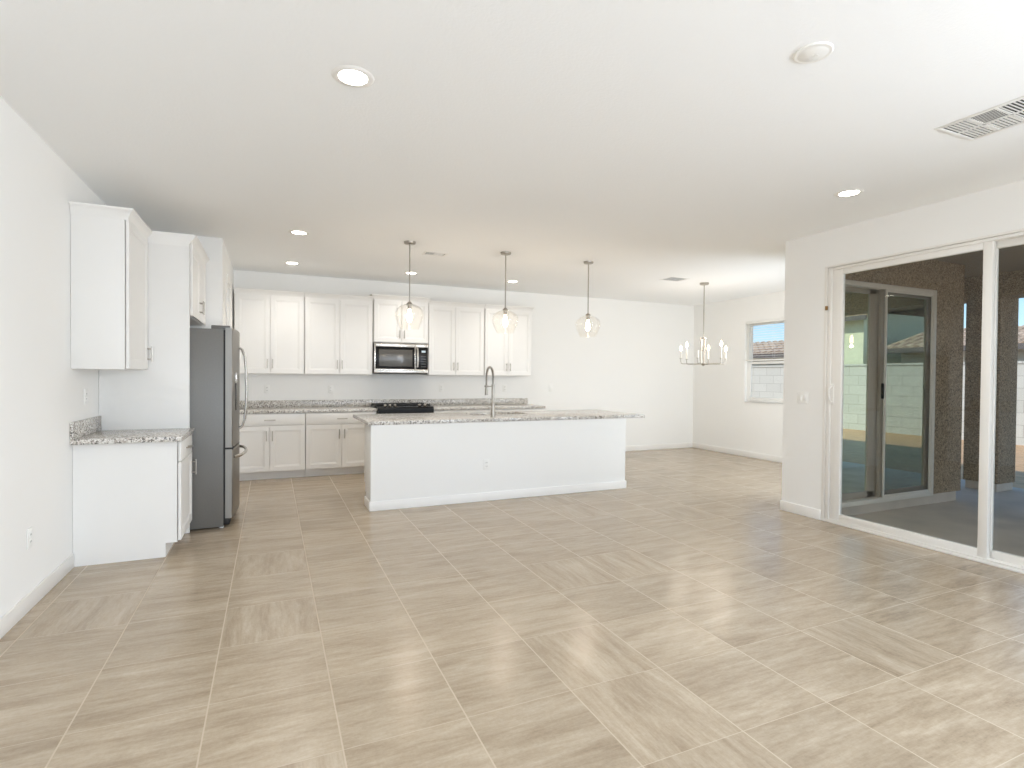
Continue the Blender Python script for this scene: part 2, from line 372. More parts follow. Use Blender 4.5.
# pantry closet beyond the refrigerator
PX, PY = -0.473, 6.52
PD0, PD1 = 7.07, 7.64
struct('wall_pantry', [((XL, PY, 0), (PX, PY+0.11, H)), ((PX-0.11, PY+0.11, 0), (PX, PD0, H)), ((PX-0.11, PD1, 0), (PX, YB, H)), ((PX-0.11, PD0, 2.46), (PX, PD1, H))], MW)
door3 = struct_root('door_3', (PX, PD0, 0))
b = MB(); w = PD1-PD0
for (a0, a1, z0, z1) in ((-0.07, 0.0, 0, 2.53), (w, w+0.07, 0, 2.53), (0, w, 2.46, 2.53)):
    b.box((-0.0, a0, z0), (0.016, a1, z1), 0.004)
b.obj('casing', MT, door3)
b = MB(); b.box((-0.075, 0.004, 0.01), (-0.04, w-0.004, 2.45), 0.002)
for z0, z1 in ((0.2, 1.0), (1.15, 2.3)):
    framebox(b, 0, 1, 0, 1, 0, 0, 0.1) if 0 else None
    b.box((-0.042, 0.10, z0), (-0.036, w-0.10, z1), 0.004)
b.obj('door_panel', MT, door3)
b = MB(); b.lathe([(0.0, 0), (0.02, 0), (0.026, 0.015), (0.02, 0.03), (0, 0.034)], n=16)
k = b.obj('knob', NICK, door3); k.rotation_euler = (0, PI/2, 0); k.location = (-0.04, 0.06, 0.95)

# baseboards
BH, BT = 0.10, 0.013
def baseboard(name, segs):
    b = MB()
    for lo, hi in segs: b.box(lo, hi, 0.004)
    b.obj(name, MT, kind='structure')
baseboard('baseboard_left', [((XL, YR, 0), (XL+BT, 4.775, BH))])
baseboard('baseboard_back', [((4.05, YB-BT, 0), (XR, YB, BH))])
baseboard('baseboard_nook', [((XR-BT, YG, 0), (XR, YB-BT, BH))])
baseboard('baseboard_right', [((XG-BT, SY1+0.005, 0), (XG, YG+BT, BH)), ((XG, YG, 0), (DX0-0.05, YG+BT, BH)), ((XG-BT, YR, 0), (XG, SY0-0.005, BH))])
baseboard('baseboard_pantry', [((PX, PY+0.0, 0), (PX+BT, PD0-0.07, BH))])

# rear window, unseen behind the camera, added to bring in light
win2 = struct_root('added_window_2', (-0.4, YR-0.10, 0.55))
b = MB(); framebox(b, 0, 4.6, 0, 1.97, 0, 0.06, 0.05)
for x in (1.53, 3.07): b.box((x-0.03, 0, 0.05), (x+0.03, 0.06, 1.92), 0.003)
b.obj('window_frame', VINYL, win2)

win3 = struct_root('added_window_3', (XG+0.05, -2.45, 0.5))  # unseen side window, added to go with its fill lamp
b = MB()
for lo, hi in (((0, 0, 0), (0.06, 2.5, 0.05)), ((0, 0, 1.95), (0.06, 2.5, 2.0)), ((0, 0, 0.05), (0.06, 0.05, 1.95)), ((0, 2.45, 0.05), (0.06, 2.5, 1.95)), ((0, 1.22, 0.05), (0.06, 1.28, 1.95))): b.box(lo, hi, 0.003)
b.obj('window_frame', VINYL, win3)

# ------------------------------------------------------------------ sliding door of the great room (door_1)
d1 = struct_root('door_1', (XG, 0, 0))     # built in local coordinates: x depth (0 = room face), y along the wall
def yz_frame(b, y0, y1, z0, z1, x0, x1, wl, wr, wb, wt, bev=0.004):
    b.box((x0, y1-wl, z0), (x1, y1, z1), bev); b.box((x0, y0, z0), (x1, y0+wr, z1), bev)
    b.box((x0, y0+wr, z0), (x1, y1-wl, z0+wb), bev); b.box((x0, y0+wr, z1-wt), (x1, y1-wl, z1), bev)
    return b
b = MB(); yz_frame(b, SY0, SY1, 0.0, SZ, -0.004, 0.14, 0.030, 0.030, 0.022, 0.018, 0.002)
yz_frame(b, SY0+0.030, SY1-0.030, 0.022, SZ-0.018, 0.022, 0.14, 0.006, 0.006, 0.004, 0.006, 0.0)
yz_frame(b, SY0+0.035, SY1-0.035, 0.024, SZ-0.022, 0.000, 0.14, 0.037, 0.037, 0.010, 0.024, 0.002)
b.box((-0.01, SY0, 0.0), (0.006, SY1, 0.016), 0.003)
b.obj('door_frame', VINYL, d1)
def slider_panel(name, y0, y1, x0, x1, wl, wr):
    b = MB(); yz_frame(b, y0, y1, 0.03, SZ-0.045, x0, x1, wl, wr, 0.066, 0.052, 0.004)
    p = b.obj(name, VINYL, d1)
    g = MB().box(((x0+x1)/2-0.003, y0+wr-0.006, 0.09), ((x0+x1)/2+0.003, y1-wl+0.006, SZ-0.095)).obj('glass_pane', GLASS, p, smooth=False)
    return p
p1 = slider_panel('sliding_panel', 2.274, SY1-0.072, 0.012, 0.052, 0.10, 0.062)
slider_panel('fixed_panel', SY0+0.072, 2.341, 0.066, 0.106, 0.065, 0.07)
# pull handle and latch on the left stile
b = MB(); yh = SY1-0.085
b.tube([(0.012, yh, 1.16), (-0.02, yh, 1.175), (-0.036, yh, 1.20), (-0.040, yh, 1.24), (-0.036, yh, 1.28), (-0.02, yh, 1.305), (0.012, yh, 1.32)], 0.008, 10)
b.box((0.004, yh-0.016, 1.14), (0.014, yh+0.016, 1.34), 0.004)
b.obj('pull_handle', VINYL, p1)

# ------------------------------------------------------------------ patio door of the nook (door_2), seen from outside
d2 = struct_root('door_2', (DX0, YP, 0))
WD = DX1-DX0
b = MB(); framebox(b, 0, WD, 0.012, DZ, -0.03, 0.10, 0.055, 0.004, 0.05, 0.05); b.obj('door_frame', TAN, d2)
mid = 1.02
b = MB(); framebox(b, 0.055, mid+0.03, 0.06, DZ-0.05, 0.05, 0.085, 0.07, 0.004, 0.075, 0.055); b.box((0.87, 0.05, 0.06), (mid-0.03, 0.085, DZ-0.05), 0.003); pl = b.obj('fixed_panel', TAND, d2)
MB().box((0.12, 0.064, 0.13), (0.88, 0.070, DZ-0.10)).obj('glass_pane', COATED, pl, smooth=False)
b = MB(); framebox(b, mid-0.02, WD-0.055, 0.06, DZ-0.05, 0.005, 0.040, 0.07, 0.004, 0.075, 0.055); pr = b.obj('sliding_panel', TAND, d2)
MB().box((mid+0.045, 0.02, 0.13), (WD-0.12, 0.026, DZ-0.10)).obj('glass_pane', COATED, pr, smooth=False)
b = MB(); b.box((mid-0.008, -0.018, 1.17), (mid+0.02, 0.006, 1.34), 0.004); b.obj('pull_handle', BLACK, pr)
b = MB(); framebox(b, mid+0.01, WD-0.05, 0.058, DZ-0.048, -0.022, -0.008, 0.032, 0.003); sc_ = b.obj('screen_panel', TAN, d2)
MB().box((mid+0.04, -0.0155, 0.088), (WD-0.08, -0.0145, DZ-0.078)).obj('screen_mesh', SCREEN, sc_, smooth=False)

# ------------------------------------------------------------------ nook window (window_1) and its blind
w1 = struct_root('window_1', (XR, WY0, WZ0))
ww, wh = WY1-WY0, WZ1-WZ0
b = MB()
yz_frame(b, 0, ww, 0, wh, 0.052, 0.114, 0.045, 0.045, 0.045, 0.045)
b.obj('window_frame', PLATE, w1)
b = MB(); yz_frame(b, 0.045, ww-0.045, 0.045, 0.715, 0.058, 0.085, 0.035, 0.035, 0.045, 0.045); lo = b.obj('lower_sash', PLATE, w1)
MB().box((0.070, 0.075, 0.085), (0.074, ww-0.075, 0.68)).obj('glass_pane', GLASS, lo, smooth=False)
b = MB(); yz_frame(b, 0.045, ww-0.045, 0.67, wh-0.045, 0.088, 0.110, 0.03, 0.03, 0.04, 0.03); up = b.obj('upper_sash', PLATE, w1)
MB().box((0.100, 0.07, 0.70), (0.104, ww-0.07, wh-0.07)).obj('glass_pane', GLASS, up, smooth=False)
b = MB(); b.box((-0.012, 0.0, -0.02), (0.05, ww, 0.0), 0.003); b.obj('window_sill', MT, w1)

bl = thing('window_blind', 'white horizontal slat blind half lowered in the dining nook window', 'blind', (XR+0.004, WY0+0.012, 1.69))
bw = ww-0.024; bh = WZ1-1.69
MB().box((0.0, 0, bh-0.045), (0.045, bw, bh-0.002), 0.003).obj('head_rail', PLATE, bl)
b = MB(); n = 15
for i in range(n):
    z = 0.045+(bh-0.11)*i/(n-1); b.box((0.0, 0.002, z-0.0013), (0.046, bw-0.002, z+0.0013))
b.obj('slats', PLATE, bl)
MB().box((0.0, 0, 0.0), (0.046, bw, 0.025), 0.004).obj('bottom_rail', PLATE, bl)
for y in (0.12, bw/2, bw-0.12):
    b = MB(); b.cyl((-0.001, y, 0.01), (-0.001, y, bh-0.04), 0.0012, 6); b.cyl((0.047, y, 0.01), (0.047, y, bh-0.04), 0.0012, 6); b.obj('ladder_cord', PLATE, bl)

# ------------------------------------------------------------------ cabinet builders (local: x = width, -y = front, z = up)
def shaker(x0, x1, z0, z1, y=0.0, t=0.020, rail=0.058, rec=0.007):
    b = MB()
    def ring(i, yy): return [(x0+i, yy, z0+i), (x1-i, yy, z0+i), (x1-i, yy, z1-i), (x0+i, yy, z1-i)]
    b.loft([ring(0, y), ring(0, y-t+0.002), ring(0.002, y-t), ring(rail, y-t), ring(rail+0.004, y-t+rec*0.55), ring(rail+0.014, y-t+rec*0.7), ring(rail+0.018, y-t+rec*1.25)])
    return b
def slabfront(x0, x1, z0, z1, y=0.0, t=0.020):
    b = MB(); b.box((x0, y-t, z0), (x1, y, z1), 0.003); return b
def pull(x, z, y, length=0.13, vert=True, parent=None):
    b = MB(); h = length/2; o = 0.032; e = h-0.02
    if vert:
        b.cyl((x, y-o, z-h), (x, y-o, z+h), 0.006, 10)
        for s in (-e, e): b.cyl((x, y, z+s), (x, y-o, z+s), 0.005, 8)
    else:
        b.cyl((x-h, y-o, z), (x+h, y-o, z), 0.006, 10)
        for s in (-e, e): b.cyl((x+s, y, z), (x+s, y-o, z), 0.005, 8)
    return b.obj('handle', NICK, parent)
def crown(w, d, z, left, right, h=0.075, out=0.05):
    b = MB(); rings = []
    for e, dz in ((0.0, -0.005), (0.004, -0.005), (0.006, 0.015), (0.012, 0.022), (0.018, 0.035), (0.034, 0.052), (0.044, 0.058), (0.05, 0.062), (0.05, h)):
        e = e*out/0.05
        rings.append([(-e*left, -0.02-e, z+dz), (w+e*right, -0.02-e, z+dz), (w+e*right, d, z+dz), (-e*left, d, z+dz)])
    b.loft(rings); return b
def upper_cab(label, loc, rz, w, d, h, doors, hand, crown_l=0, crown_r=0, hz=0.14, crown_on=True, handlen=0.125, group='white wall cabinets', top=None):
    """hand: per door, side of the pull ('l' or 'r')"""
    t = thing('wall_cabinet', label, 'cabinet', loc, rz, group)
    MB().box((0, 0, 0), (w, d, h), 0.002).obj('body', CAB, t)
    n = len(doors)-1
    for i in range(n):
        x0, x1 = doors[i], doors[i+1]
        dr = shaker(x0+0.002, x1-0.002, 0.006, h-0.004, -0.006).obj('door', CAB, t)
        hx = x0+0.033 if hand[i] == 'l' else x1-0.033
        pull(hx, hz, -0.026, handlen, True, dr)
    if crown_on: crown(w, d, h, crown_l, crown_r, out=0.038).obj('crown_moulding', CAB, t)
    return t
def base_cab(label, loc, rz, w, d, splits, hand, drawers, h=0.874, group='white base cabinets', toe_in=0.075):
    t = thing('base_cabinet', label, 'cabinet', loc, rz, group)
    b = MB(); toe = 0.105
    poly = [(0.0, toe), (0.0, h), (d, h), (d, 0.0), (toe_in, 0.0), (toe_in, toe)]
    b.loft([[(x, y, z) for y, z in poly] for x in (0.0, w)])
    b.obj('body', CAB, t)
    z1 = h-0.008; zd = z1-0.155
    for (x0, x1) in drawers:
        f = slabfront(x0+0.002, x1-0.002, zd+0.004, z1, -0.006).obj('drawer', CAB, t); pull((x0+x1)/2, (zd+z1)/2, -0.026, 0.135, False, f)
    for i in range(len(splits)-1):
        x0, x1 = splits[i], splits[i+1]
        dr = shaker(x0+0.002, x1-0.002, toe+0.012, zd-0.002, -0.006).obj('door', CAB, t)
        hx = x0+0.035 if hand[i] == 'l' else x1-0.035
        pull(hx, zd-0.13, -0.026, 0.13, True, dr)
    return t

# --- back wall uppers
UY, UD, UZ, UH = 8.14, YB-8.14, 1.392, 1.07
upper_cab('white two-door wall cabinet in the corner beside the pantry, leftmost on the back wall', (-0.455, UY, UZ), 0, 0.878, UD, UH, [0.012, 0.443, 0.872], 'rl', 0, 0)
upper_cab('white two-door wall cabinet just left of the microwave', (0.427, UY, UZ), 0, 0.938, UD, UH, [0.004, 0.471, 0.932], 'rl', 0, 0)
upper_cab('short white two-door cabinet above the microwave', (1.370, UY-0.03, 1.872), 0, 0.822, UD+0.03, 0.625, [0.005, 0.411, 0.817], 'rl', 1, 1, 0.125)
upper_cab('white two-door wall cabinet just right of the microwave', (2.197, UY, UZ), 0, 0.915, UD, UH, [0.006, 0.434, 0.909], 'rl', 0, 0)
upper_cab('white two-door wall cabinet at the right end of the back wall row', (3.117, UY, UZ), 0, 0.835, UD, UH, [0.006, 0.410, 0.829], 'rl', 0, 1)
# --- back wall base cabinets
BY, BD = 7.78, YB-7.78-0.025
base_cab('white base cabinet with drawer and two doors, leftmost under back counter next to refrigerator', (-0.458, BY, 0), 0, 0.878, BD, [0.012, 0.441, 0.876], 'rl', [(0.012, 0.876)])
base_cab('white base cabinet with one drawer over two doors, just left of the range', (0.424, BY, 0), 0, 0.938, BD, [0.002, 0.465, 0.934], 'rl', [(0.002, 0.934)])
base_cab('white base cabinet just right of the range, mostly hidden by the island', (2.185, BY, 0), 0, 0.915, BD, [0.002, 0.457, 0.911], 'rl', [(0.002, 0.911)])
base_cab('white base cabinet at the far right end of the back counter behind the island', (3.105, BY, 0), 0, 0.905, BD, [0.002, 0.452, 0.901], 'rl', [(0.002, 0.901)])
# --- left wall
LF = -0.650                                   # carcass front of the left run
upper_cab('tall narrow white wall cabinet near the camera on the left wall, over the short counter', (-0.972, 4.752, 1.412), PI/2, 0.674, 0.316, 1.088, [0.004, 0.670], 'r', 1, 0, 0.135)
base_cab('white base cabinet with drawer and one door on the left wall beside the refrigerator', (LF, 4.783, 0), PI/2, 0.640, 0.638, [0.004, 0.636], 'r', [(0.004, 0.636)])
upper_cab('deep white cabinet above the stainless refrigerator', (-0.651, 5.462, 1.886), PI/2, 1.04, 0.636, 0.625, [0.004, 0.52, 1.036], 'rl', 0, 0, 0.13)
tp = thing('cabinet_panel', 'tall white end panel standing between left counter and refrigerator', 'panel', (XL+0.002, 5.428, 0))
MB().box((0, 0, 0), (0.642, 0.03, 2.512), 0.003).obj('panel', CAB, tp)
b = MB(); rings = []
for e, dz in ((0.0, -0.03), (0.004, -0.03), (0.006, -0.01), (0.012, -0.003), (0.018, 0.01), (0.034, 0.03), (0.044, 0.045), (0.05, 0.05), (0.05, 0.072)):
    rings.append([(0.33, -e*0.3, 2.51+dz), (0.635+e, -e*0.3, 2.51+dz), (0.635+e, 0.03, 2.51+dz), (0.33, 0.03, 2.51+dz)])
b.loft(rings).obj('crown_moulding', CAB, tp)

# --- countertops
def counter(label, boxes, splash=None, name='countertop'):
    lo = boxes[0][0]
    t = thing(name, label, 'countertop', (lo[0], lo[1], lo[2]), 0, 'speckled granite countertops')
    b = MB(); off = Vector(lo)
    for a, c in boxes: b.box(Vector(a)-off, Vector(c)-off, 0.004)
    b.obj('slab', GRAN, t)
    if splash:
        b = MB()
        for a, c in splash: b.box(Vector(a)-off, Vector(c)-off, 0.003)
        b.obj('backsplash', GRAN, t)
    return t
CZ0, CZ1 = 0.876, 0.914
counter('short speckled granite countertop on the left wall beside the tall panel', [((XL+0.001, 4.725, CZ0), (-0.607, 5.427, CZ1))], [((XL+0.001, 4.725, CZ1), (XL+0.021, 5.427, 1.035))])
counter('long granite countertop with backsplash along the back wall, left of the range', [((PX+0.002, 7.742, CZ0), (1.368, YB-0.001, CZ1))],
        [((PX+0.002, YB-0.021, CZ1), (2.177, YB-0.001, 1.016))])
counter('granite countertop with backsplash along the back wall, right of the range', [((2.178, 7.742, CZ0), (4.03, YB-0.001, CZ1))], [((2.178, YB-0.021, CZ1), (4.03, YB-0.001, 1.016))])

# ------------------------------------------------------------------ island
IX0, IX1, IY0 = 0.927, 4.048, 5.614
isl = thing('kitchen_island', 'long white panelled kitchen island standing in the middle of the kitchen', 'island', (IX0, IY0, 0))
iw = IX1-IX0
b = MB(); b.box((0, 0, 0), (iw, 0.30, CZ0), 0.003)
b.obj('half_wall', MW, isl)
sa, sb = 2.24-IX0-0.03, 2.98-IX0+0.03
b = MB(); b.box((0.10, 0.30, 0.105), (sa, 1.06, CZ0), 0.002); b.box((sb, 0.30, 0.105), (iw-0.02, 1.06, CZ0), 0.002); b.box((sa, 0.30, 0.105), (sb, 1.06, 0.62), 0.002)
b.box((sa, 0.30, 0.62), (sb, 0.50, CZ0)); b.box((sa, 1.025, 0.62), (sb, 1.06, CZ0)); b.box((0.10, 0.30, 0.0), (iw-0.02, 0.99, 0.105)); b.obj('cabinet_body', CAB, isl)
b = MB()
for lo, hi in (((-0.013, -0.013, 0), (iw+0.013, 0, 0.095)), ((-0.013, 0, 0), (0, 0.313, 0.095)), ((iw, 0, 0), (iw+0.013, 0.313, 0.095))): b.box(lo, hi, 0.003)
b.obj('baseboard', MT, isl)
nd = 5
for i in range(nd):      # working side
    x0 = 0.10+(iw-0.12)*i/nd; x1 = 0.10+(iw-0.12)*(i+1)/nd
    bm_ = shaker(x0+0.003, x1-0.003, 0.115, 0.865)
    bm_.v = [(x, 1.06-y, z) for x, y, z in bm_.v]
    dr = bm_.obj('door', CAB, isl)
    hb = MB(); hx = x1-0.04
    hb.cyl((hx, 1.112, 0.66), (hx, 1.112, 0.79), 0.006, 10)
    for z in (0.68, 0.77): hb.cyl((hx, 1.08, z), (hx, 1.112, z), 0.005, 8)
    hb.obj('handle', NICK, dr)
# slab with sink cut-out
SX0, SX1, SKY0, SKY1 = 2.24, 2.98, 6.17, 6.60
ix0, ix1, iy0, iy1 = 0.895, 4.335, 5.605, 6.72
counter('long granite island countertop with overhang at its right end', [((ix0, iy0, CZ0), (SX0, iy1, CZ1)), ((SX1, iy0, CZ0), (ix1, iy1, CZ1)), ((SX0, iy0, CZ0), (SX1, SKY0, CZ1)), ((SX0, SKY1, CZ0), (SX1, iy1, CZ1))])
sk = thing('sink', 'stainless undermount sink basin set in the island countertop', 'sink', ((SX0+SX1)/2, (SKY0+SKY1)/2, CZ0-0.22))
b = MB(); hw, hd = (SX1-SX0)/2-0.004, (SKY1-SKY0)/2-0.004
def rr(w, d, z): return [(-w, -d, z), (w, -d, z), (w, d, z), (-w, d, z)]
b.loft([rr(hw+0.002, hd+0.002, 0.219), rr(hw-0.004, hd-0.004, 0.218), rr(hw-0.006, hd-0.006, 0.03), rr(hw-0.03, hd-0.03, 0.012), rr(0.05, 0.05, 0.008), rr(0.04, 0.04, 0.004)], True)
b.loft([rr(hw+0.002, hd+0.002, 0.219), rr(hw+0.002, hd+0.002, 0.02), rr(hw-0.03, hd-0.03, 0.0)], False)
b.obj('basin', STEEL, sk)
MB().lathe([(0.0, 0.006), (0.028, 0.006), (0.042, 0.012), (0.045, 0.010)], n=20).obj('drain', NICK, sk)

# faucet: spring-neck pull-down
fa = thing('faucet', 'tall brushed nickel spring-neck faucet standing on the island countertop', 'faucet', (2.335, 5.80, CZ1))
b = MB(); b.lathe([(0, 0), (0.030, 0), (0.030, 0.010), (0.024, 0.016), (0.024, 0.15), (0.019, 0.155), (0.017, 0.16), (0.017, 0.36), (0.020, 0.362), (0.020, 0.375), (0, 0.376)], n=20); b.obj('body', NICK, fa)
arc = [(0, 0, 0.37), (0, 0, 0.42)]
for k in range(0, 13):
    a = PI-PI*k/12; arc.append((0, 0.105+0.105*math.cos(a), 0.47+0.105*math.sin(a)))
arc += [(0, 0.21, 0.42), (0, 0.21, 0.345)]
b = MB(); b.tube(arc, 0.008, 10); b.obj('hose', GREYM, fa)
# coil spring around the hose
P = [Vector(p) for p in arc]; cum = [0]
for i in range(1, len(P)): cum.append(cum[-1]+(P[i]-P[i-1]).length)
sp_path = []; turns = 46; steps = turns*8
for i in range(steps+1):
    s = cum[-1]*i/steps; j = max(k for k in range(len(cum)) if cum[k] <= s+1e-9); j = min(j, len(P)-2)
    f = (s-cum[j])/(cum[j+1]-cum[j]); p = P[j].lerp(P[j+1], f); d = (P[j+1]-P[j]).normalized(); nx = Vector((1, 0, 0)); ny = d.cross(nx)
    a = 2*PI*turns*i/steps; sp_path.append(p+nx*(0.0125*math.cos(a))+ny*(0.0125*math.sin(a)))
b = MB(); b.tube(sp_path, 0.0028, 5); b.obj('spring', NICK, fa)
b = MB(); b.lathe([(0, 0.345), (0.012, 0.345), (0.014, 0.33), (0.017, 0.31), (0.019, 0.26), (0.020, 0.245), (0, 0.243)], 0, 0.21, 18); b.obj('spray_head', NICK, fa)
b = MB(); b.tube([(0, 0.015, 0.352), (0, 0.12, 0.352), (0, 0.19, 0.352)], 0.006, 8); b.lathe([(0.024, 0.34), (0.024, 0.362), (0.018, 0.362), (0.018, 0.34), (0.024, 0.34)], 0, 0.21, 18); b.obj('holder_arm', NICK, fa)
b = MB(); b.tube([(-0.02, 0, 0.115), (-0.05, 0, 0.118), (-0.075, 0, 0.128), (-0.105, 0, 0.145)], [0.012, 0.010, 0.007, 0.006], 10); b.obj('lever', NICK, fa)

# ------------------------------------------------------------------ refrigerator (local: x width, -y front)
fr = thing('refrigerator', 'stainless french-door refrigerator with grey side standing beside the pantry wall', 'refrigerator', (-0.388, 5.474, 0), PI/2)
FWD, FH = 0.905, 1.785
b = MB(); b.box((0, 0, 0.015), (FWD, 0.80, FH), 0.006); b.obj('case', GREYM, fr)
b = MB(); b.box((0.03, -0.004, 0.02), (FWD-0.03, 0.05, 0.09), 0.004); b.box((0.008, -0.050, 0.03), (FWD-0.008, 0.0, 0.082), 0.006); b.obj('toe_grille', RUB, fr)
for x in (0.05, FWD-0.05):
    for y in (0.02, 0.74): MB().cyl((x, y, 0), (x, y, 0.035), 0.02, 12).obj('foot', PLATE, fr)
def fy(x): return -0.072-0.032*(1-((x-FWD/2)/(FWD/2))**2)
def fdoor(x0, x1, z0, z1, name, parent):
    b = MB(); n = 12; ring0 = []; 
    xs = [x0+(x1-x0)*i/n for i in range(n+1)]
    prof = [(x0, -0.014)]+[(x, fy(x)) for x in xs]+[(x1, -0.014)]
    prof[1] = (x0+0.0, fy(x0)+0.006); prof.insert(2, (x0+0.006, fy(x0+0.006)))
    rings = [[(x, y+0.006 if 0 < i < len(prof)-1 else y, z0) for i, (x, y) in enumerate(prof)]]
    rings += [[(x, y, z) for x, y in prof] for z in (z0+0.006, z1-0.006)]
    rings += [[(x, y+0.006 if 0 < i < len(prof)-1 else y, z1) for i, (x, y) in enumerate(prof)]]
    b.loft(rings); return b.obj(name, FSTEEL, parent)
dl = fdoor(0.002, FWD/2-0.002, 0.725, FH+0.012, 'door', fr)
dr_ = fdoor(FWD/2+0.002, FWD-0.002, 0.725, FH+0.012, 'door', fr)
fz = fdoor(0.002, FWD-0.002, 0.088, 0.708, 'freezer_drawer', fr)
b = MB(); b.box((0.006, -0.02, 0.09), (FWD-0.006, 0.004, FH-0.008)); b.box((0.012, -0.075, 0.700), (FWD-0.012, -0.01, 0.732)); b.obj('door_gasket', RUB, fr)
for x, par in ((FWD/2-0.05, dl), (FWD/2+0.05, dr_)):
    b = MB(); y0 = fy(x)
    b.tube([(x, y0-0.0, 0.86), (x, y0-0.026, 0.875), (x, y0-0.05, 0.95), (x, y0-0.062, 1.10), (x, y0-0.066, 1.25), (x, y0-0.062, 1.40), (x, y0-0.05, 1.55), (x, y0-0.026, 1.625), (x, y0-0.0, 1.64)], 0.0105, 10)
    b.obj('handle', STEEL, par)
b = MB(); pts = []
for i in range(13):
    x = 0.05+(FWD-0.10)*i/12; q = 1-((x-FWD/2)/(FWD/2-0.05))**2
    pts.append((x, fy(x)-(0.0 if i in (0, 12) else 0.03+0.03*q), 0.635))
b.tube(pts, 0.014, 10); b.obj('handle', STEEL, fz)
# dispenser on the near door
b = MB(); dxa, dxb = 0.13, 0.33; yy = fy(0.23)
b.box((dxa, fy(dxa)-0.006, 1.05), (dxb, fy(dxb)+0.03, 1.30), 0.004)
dsp = b.obj('dispenser', BLACK, dl)
b = MB(); b.box((dxa+0.01, fy(dxa)-0.010, 1.31), (dxb, fy(dxb)+0.02, 1.40), 0.004); b.obj('dispenser_controls', STEEL, dl)
for x in (0.03, FWD-0.10): MB().box((x, -0.05, FH-0.004), (x+0.07, 0.10, FH+0.034), 0.006).obj('hinge_cover', GREYM, fr)

# ------------------------------------------------------------------ microwave
mw = thing('microwave', 'stainless over-the-range microwave with black glass door', 'microwave', (1.374, 8.075, 1.418))
mww, mwh = 0.806, 0.445
MB().box((0, 0.02, 0), (mww, YB-8.075-0.002, mwh), 0.004).obj('case', GREYM, mw)
b = MB(); framebox(b, 0.0, 0.62, 0.035, mwh, -0.012, 0.02, 0.022, 0.004, 0.03, 0.055); b.box((0.62, -0.012, mwh-0.055), (mww, 0.02, mwh), 0.004); b.obj('front_trim', STEEL, mw)
b = MB(); b.box((0.022, -0.008, 0.065), (0.60, 0.018, mwh-0.055), 0.003); dd = b.obj('door', BLACK, mw)
MWIN = mat('microwave_window', (92, 90, 86), 0.2, 0.2, var=0.05, vscale=120)
MB().box((0.07, -0.011, 0.10), (0.565, -0.007, mwh-0.095), 0.001).obj('window', MWIN, dd)
b = MB(); b.tube([(0.632, -0.012, 0.09), (0.632, -0.045, 0.10), (0.634, -0.056, 0.16), (0.635, -0.058, 0.23), (0.634, -0.056, 0.31), (0.632, -0.045, 0.37), (0.632, -0.012, 0.38)], 0.016, 10); b.obj('handle', STEEL, dd)
b = MB(); b.box((0.61, -0.010, 0.065), (mww-0.004, 0.018, mwh-0.055), 0.003); cpn = b.obj('control_panel', BLACK, mw)
b = MB(); b.box((0.705, -0.0125, 0.315), (0.765, -0.010, 0.345)); b.obj('display', mat('lit_display', (150, 160, 165), 0.3, emit=0.35, ecol=(200, 220, 230), var=0.02), cpn)
KEYM = mat('key_legend', (84, 84, 83), 0.5, var=0.03)
for r in range(5): MB().box((0.695, -0.0118, 0.098+r*0.038), (0.772, -0.010, 0.108+r*0.038)).obj('key_row', KEYM, cpn)
MB().box((0.0, -0.010, 0.002), (mww, 0.02, 0.062), 0.004).obj('bottom_trim', STEEL, mw)
MB().box((0.01, -0.004, -0.012), (mww-0.01, 0.30, 0.003), 0.003).obj('vent_base', BLACK, mw)

# ------------------------------------------------------------------ range
rg = thing('range', 'black slide-in gas range set between the back countertops', 'range', (1.376, 7.735, 0))
rw = 0.795
MB().box((0, 0.03, 0.02), (rw, 0.655, 0.895), 0.003).obj('body', GREYM, rg)
MB().box((0.004, -0.012, 0.17), (rw-0.004, 0.03, 0.80), 0.006).obj('oven_door', BLACK, rg)
MB().box((0.004, -0.010, 0.03), (rw-0.004, 0.03, 0.16), 0.006).obj('storage_drawer', STEEL, rg)
b = MB(); b.cyl((0.06, -0.055, 0.76), (rw-0.06, -0.055, 0.76), 0.011, 12)
for x in (0.08, rw-0.08): b.cyl((x, -0.01, 0.76), (x, -0.055, 0.76), 0.008, 8)
b.obj('oven_handle', STEEL, rg)
b = MB(); poly = [(-0.03, 0.815), (-0.03, 0.915), (-0.015, 0.935), (0.08, 0.945), (0.08, 0.815)]
b.loft([[(x, y, z) for y, z in poly] for x in (-0.001, rw+0.001)]); pn = b.obj('control_panel', BLACK, rg)
for x in (0.10, 0.17, 0.24, rw-0.20, rw-0.12):
    b = MB(); b.cyl((x, 0.02, 0.94), (x, 0.008, 0.962), 0.024, 16, 0.022); b.cyl((x, 0.008, 0.962), (x, 0.0, 0.982), 0.018, 16, 0.012); b.obj('knob', STEEL, pn)
MB().box((-0.001, 0.07, 0.895), (rw+0.001, 0.655, 0.922), 0.004).obj('cooktop', BLACK, rg)
for i in range(3):
    b = MB(); x0 = 0.02+i*0.256; x1 = x0+0.243
    framebox_pts = ((x0, 0.11), (x1, 0.11), (x1, 0.63), (x0, 0.63))
    for k in range(4):
        (ax, ay), (bx, by) = framebox_pts[k], framebox_pts[(k+1) % 4]
        b.box((min(ax, bx)-0.006, min(ay, by)-0.006, 0.945), (max(ax, bx)+0.006, max(ay, by)+0.006, 0.963), 0.002)
    b.box(((x0+x1)/2-0.006, 0.11, 0.945), ((x0+x1)/2+0.006, 0.63, 0.963), 0.002)
    for yq in (0.24, 0.37, 0.50): b.box((x0, yq-0.006, 0.945), (x1, yq+0.006, 0.963), 0.002)
    for (ax, ay) in framebox_pts: b.box((ax-0.007, ay-0.007, 0.92), (ax+0.007, ay+0.007, 0.946))
    b.obj('grate', CAST, rg)
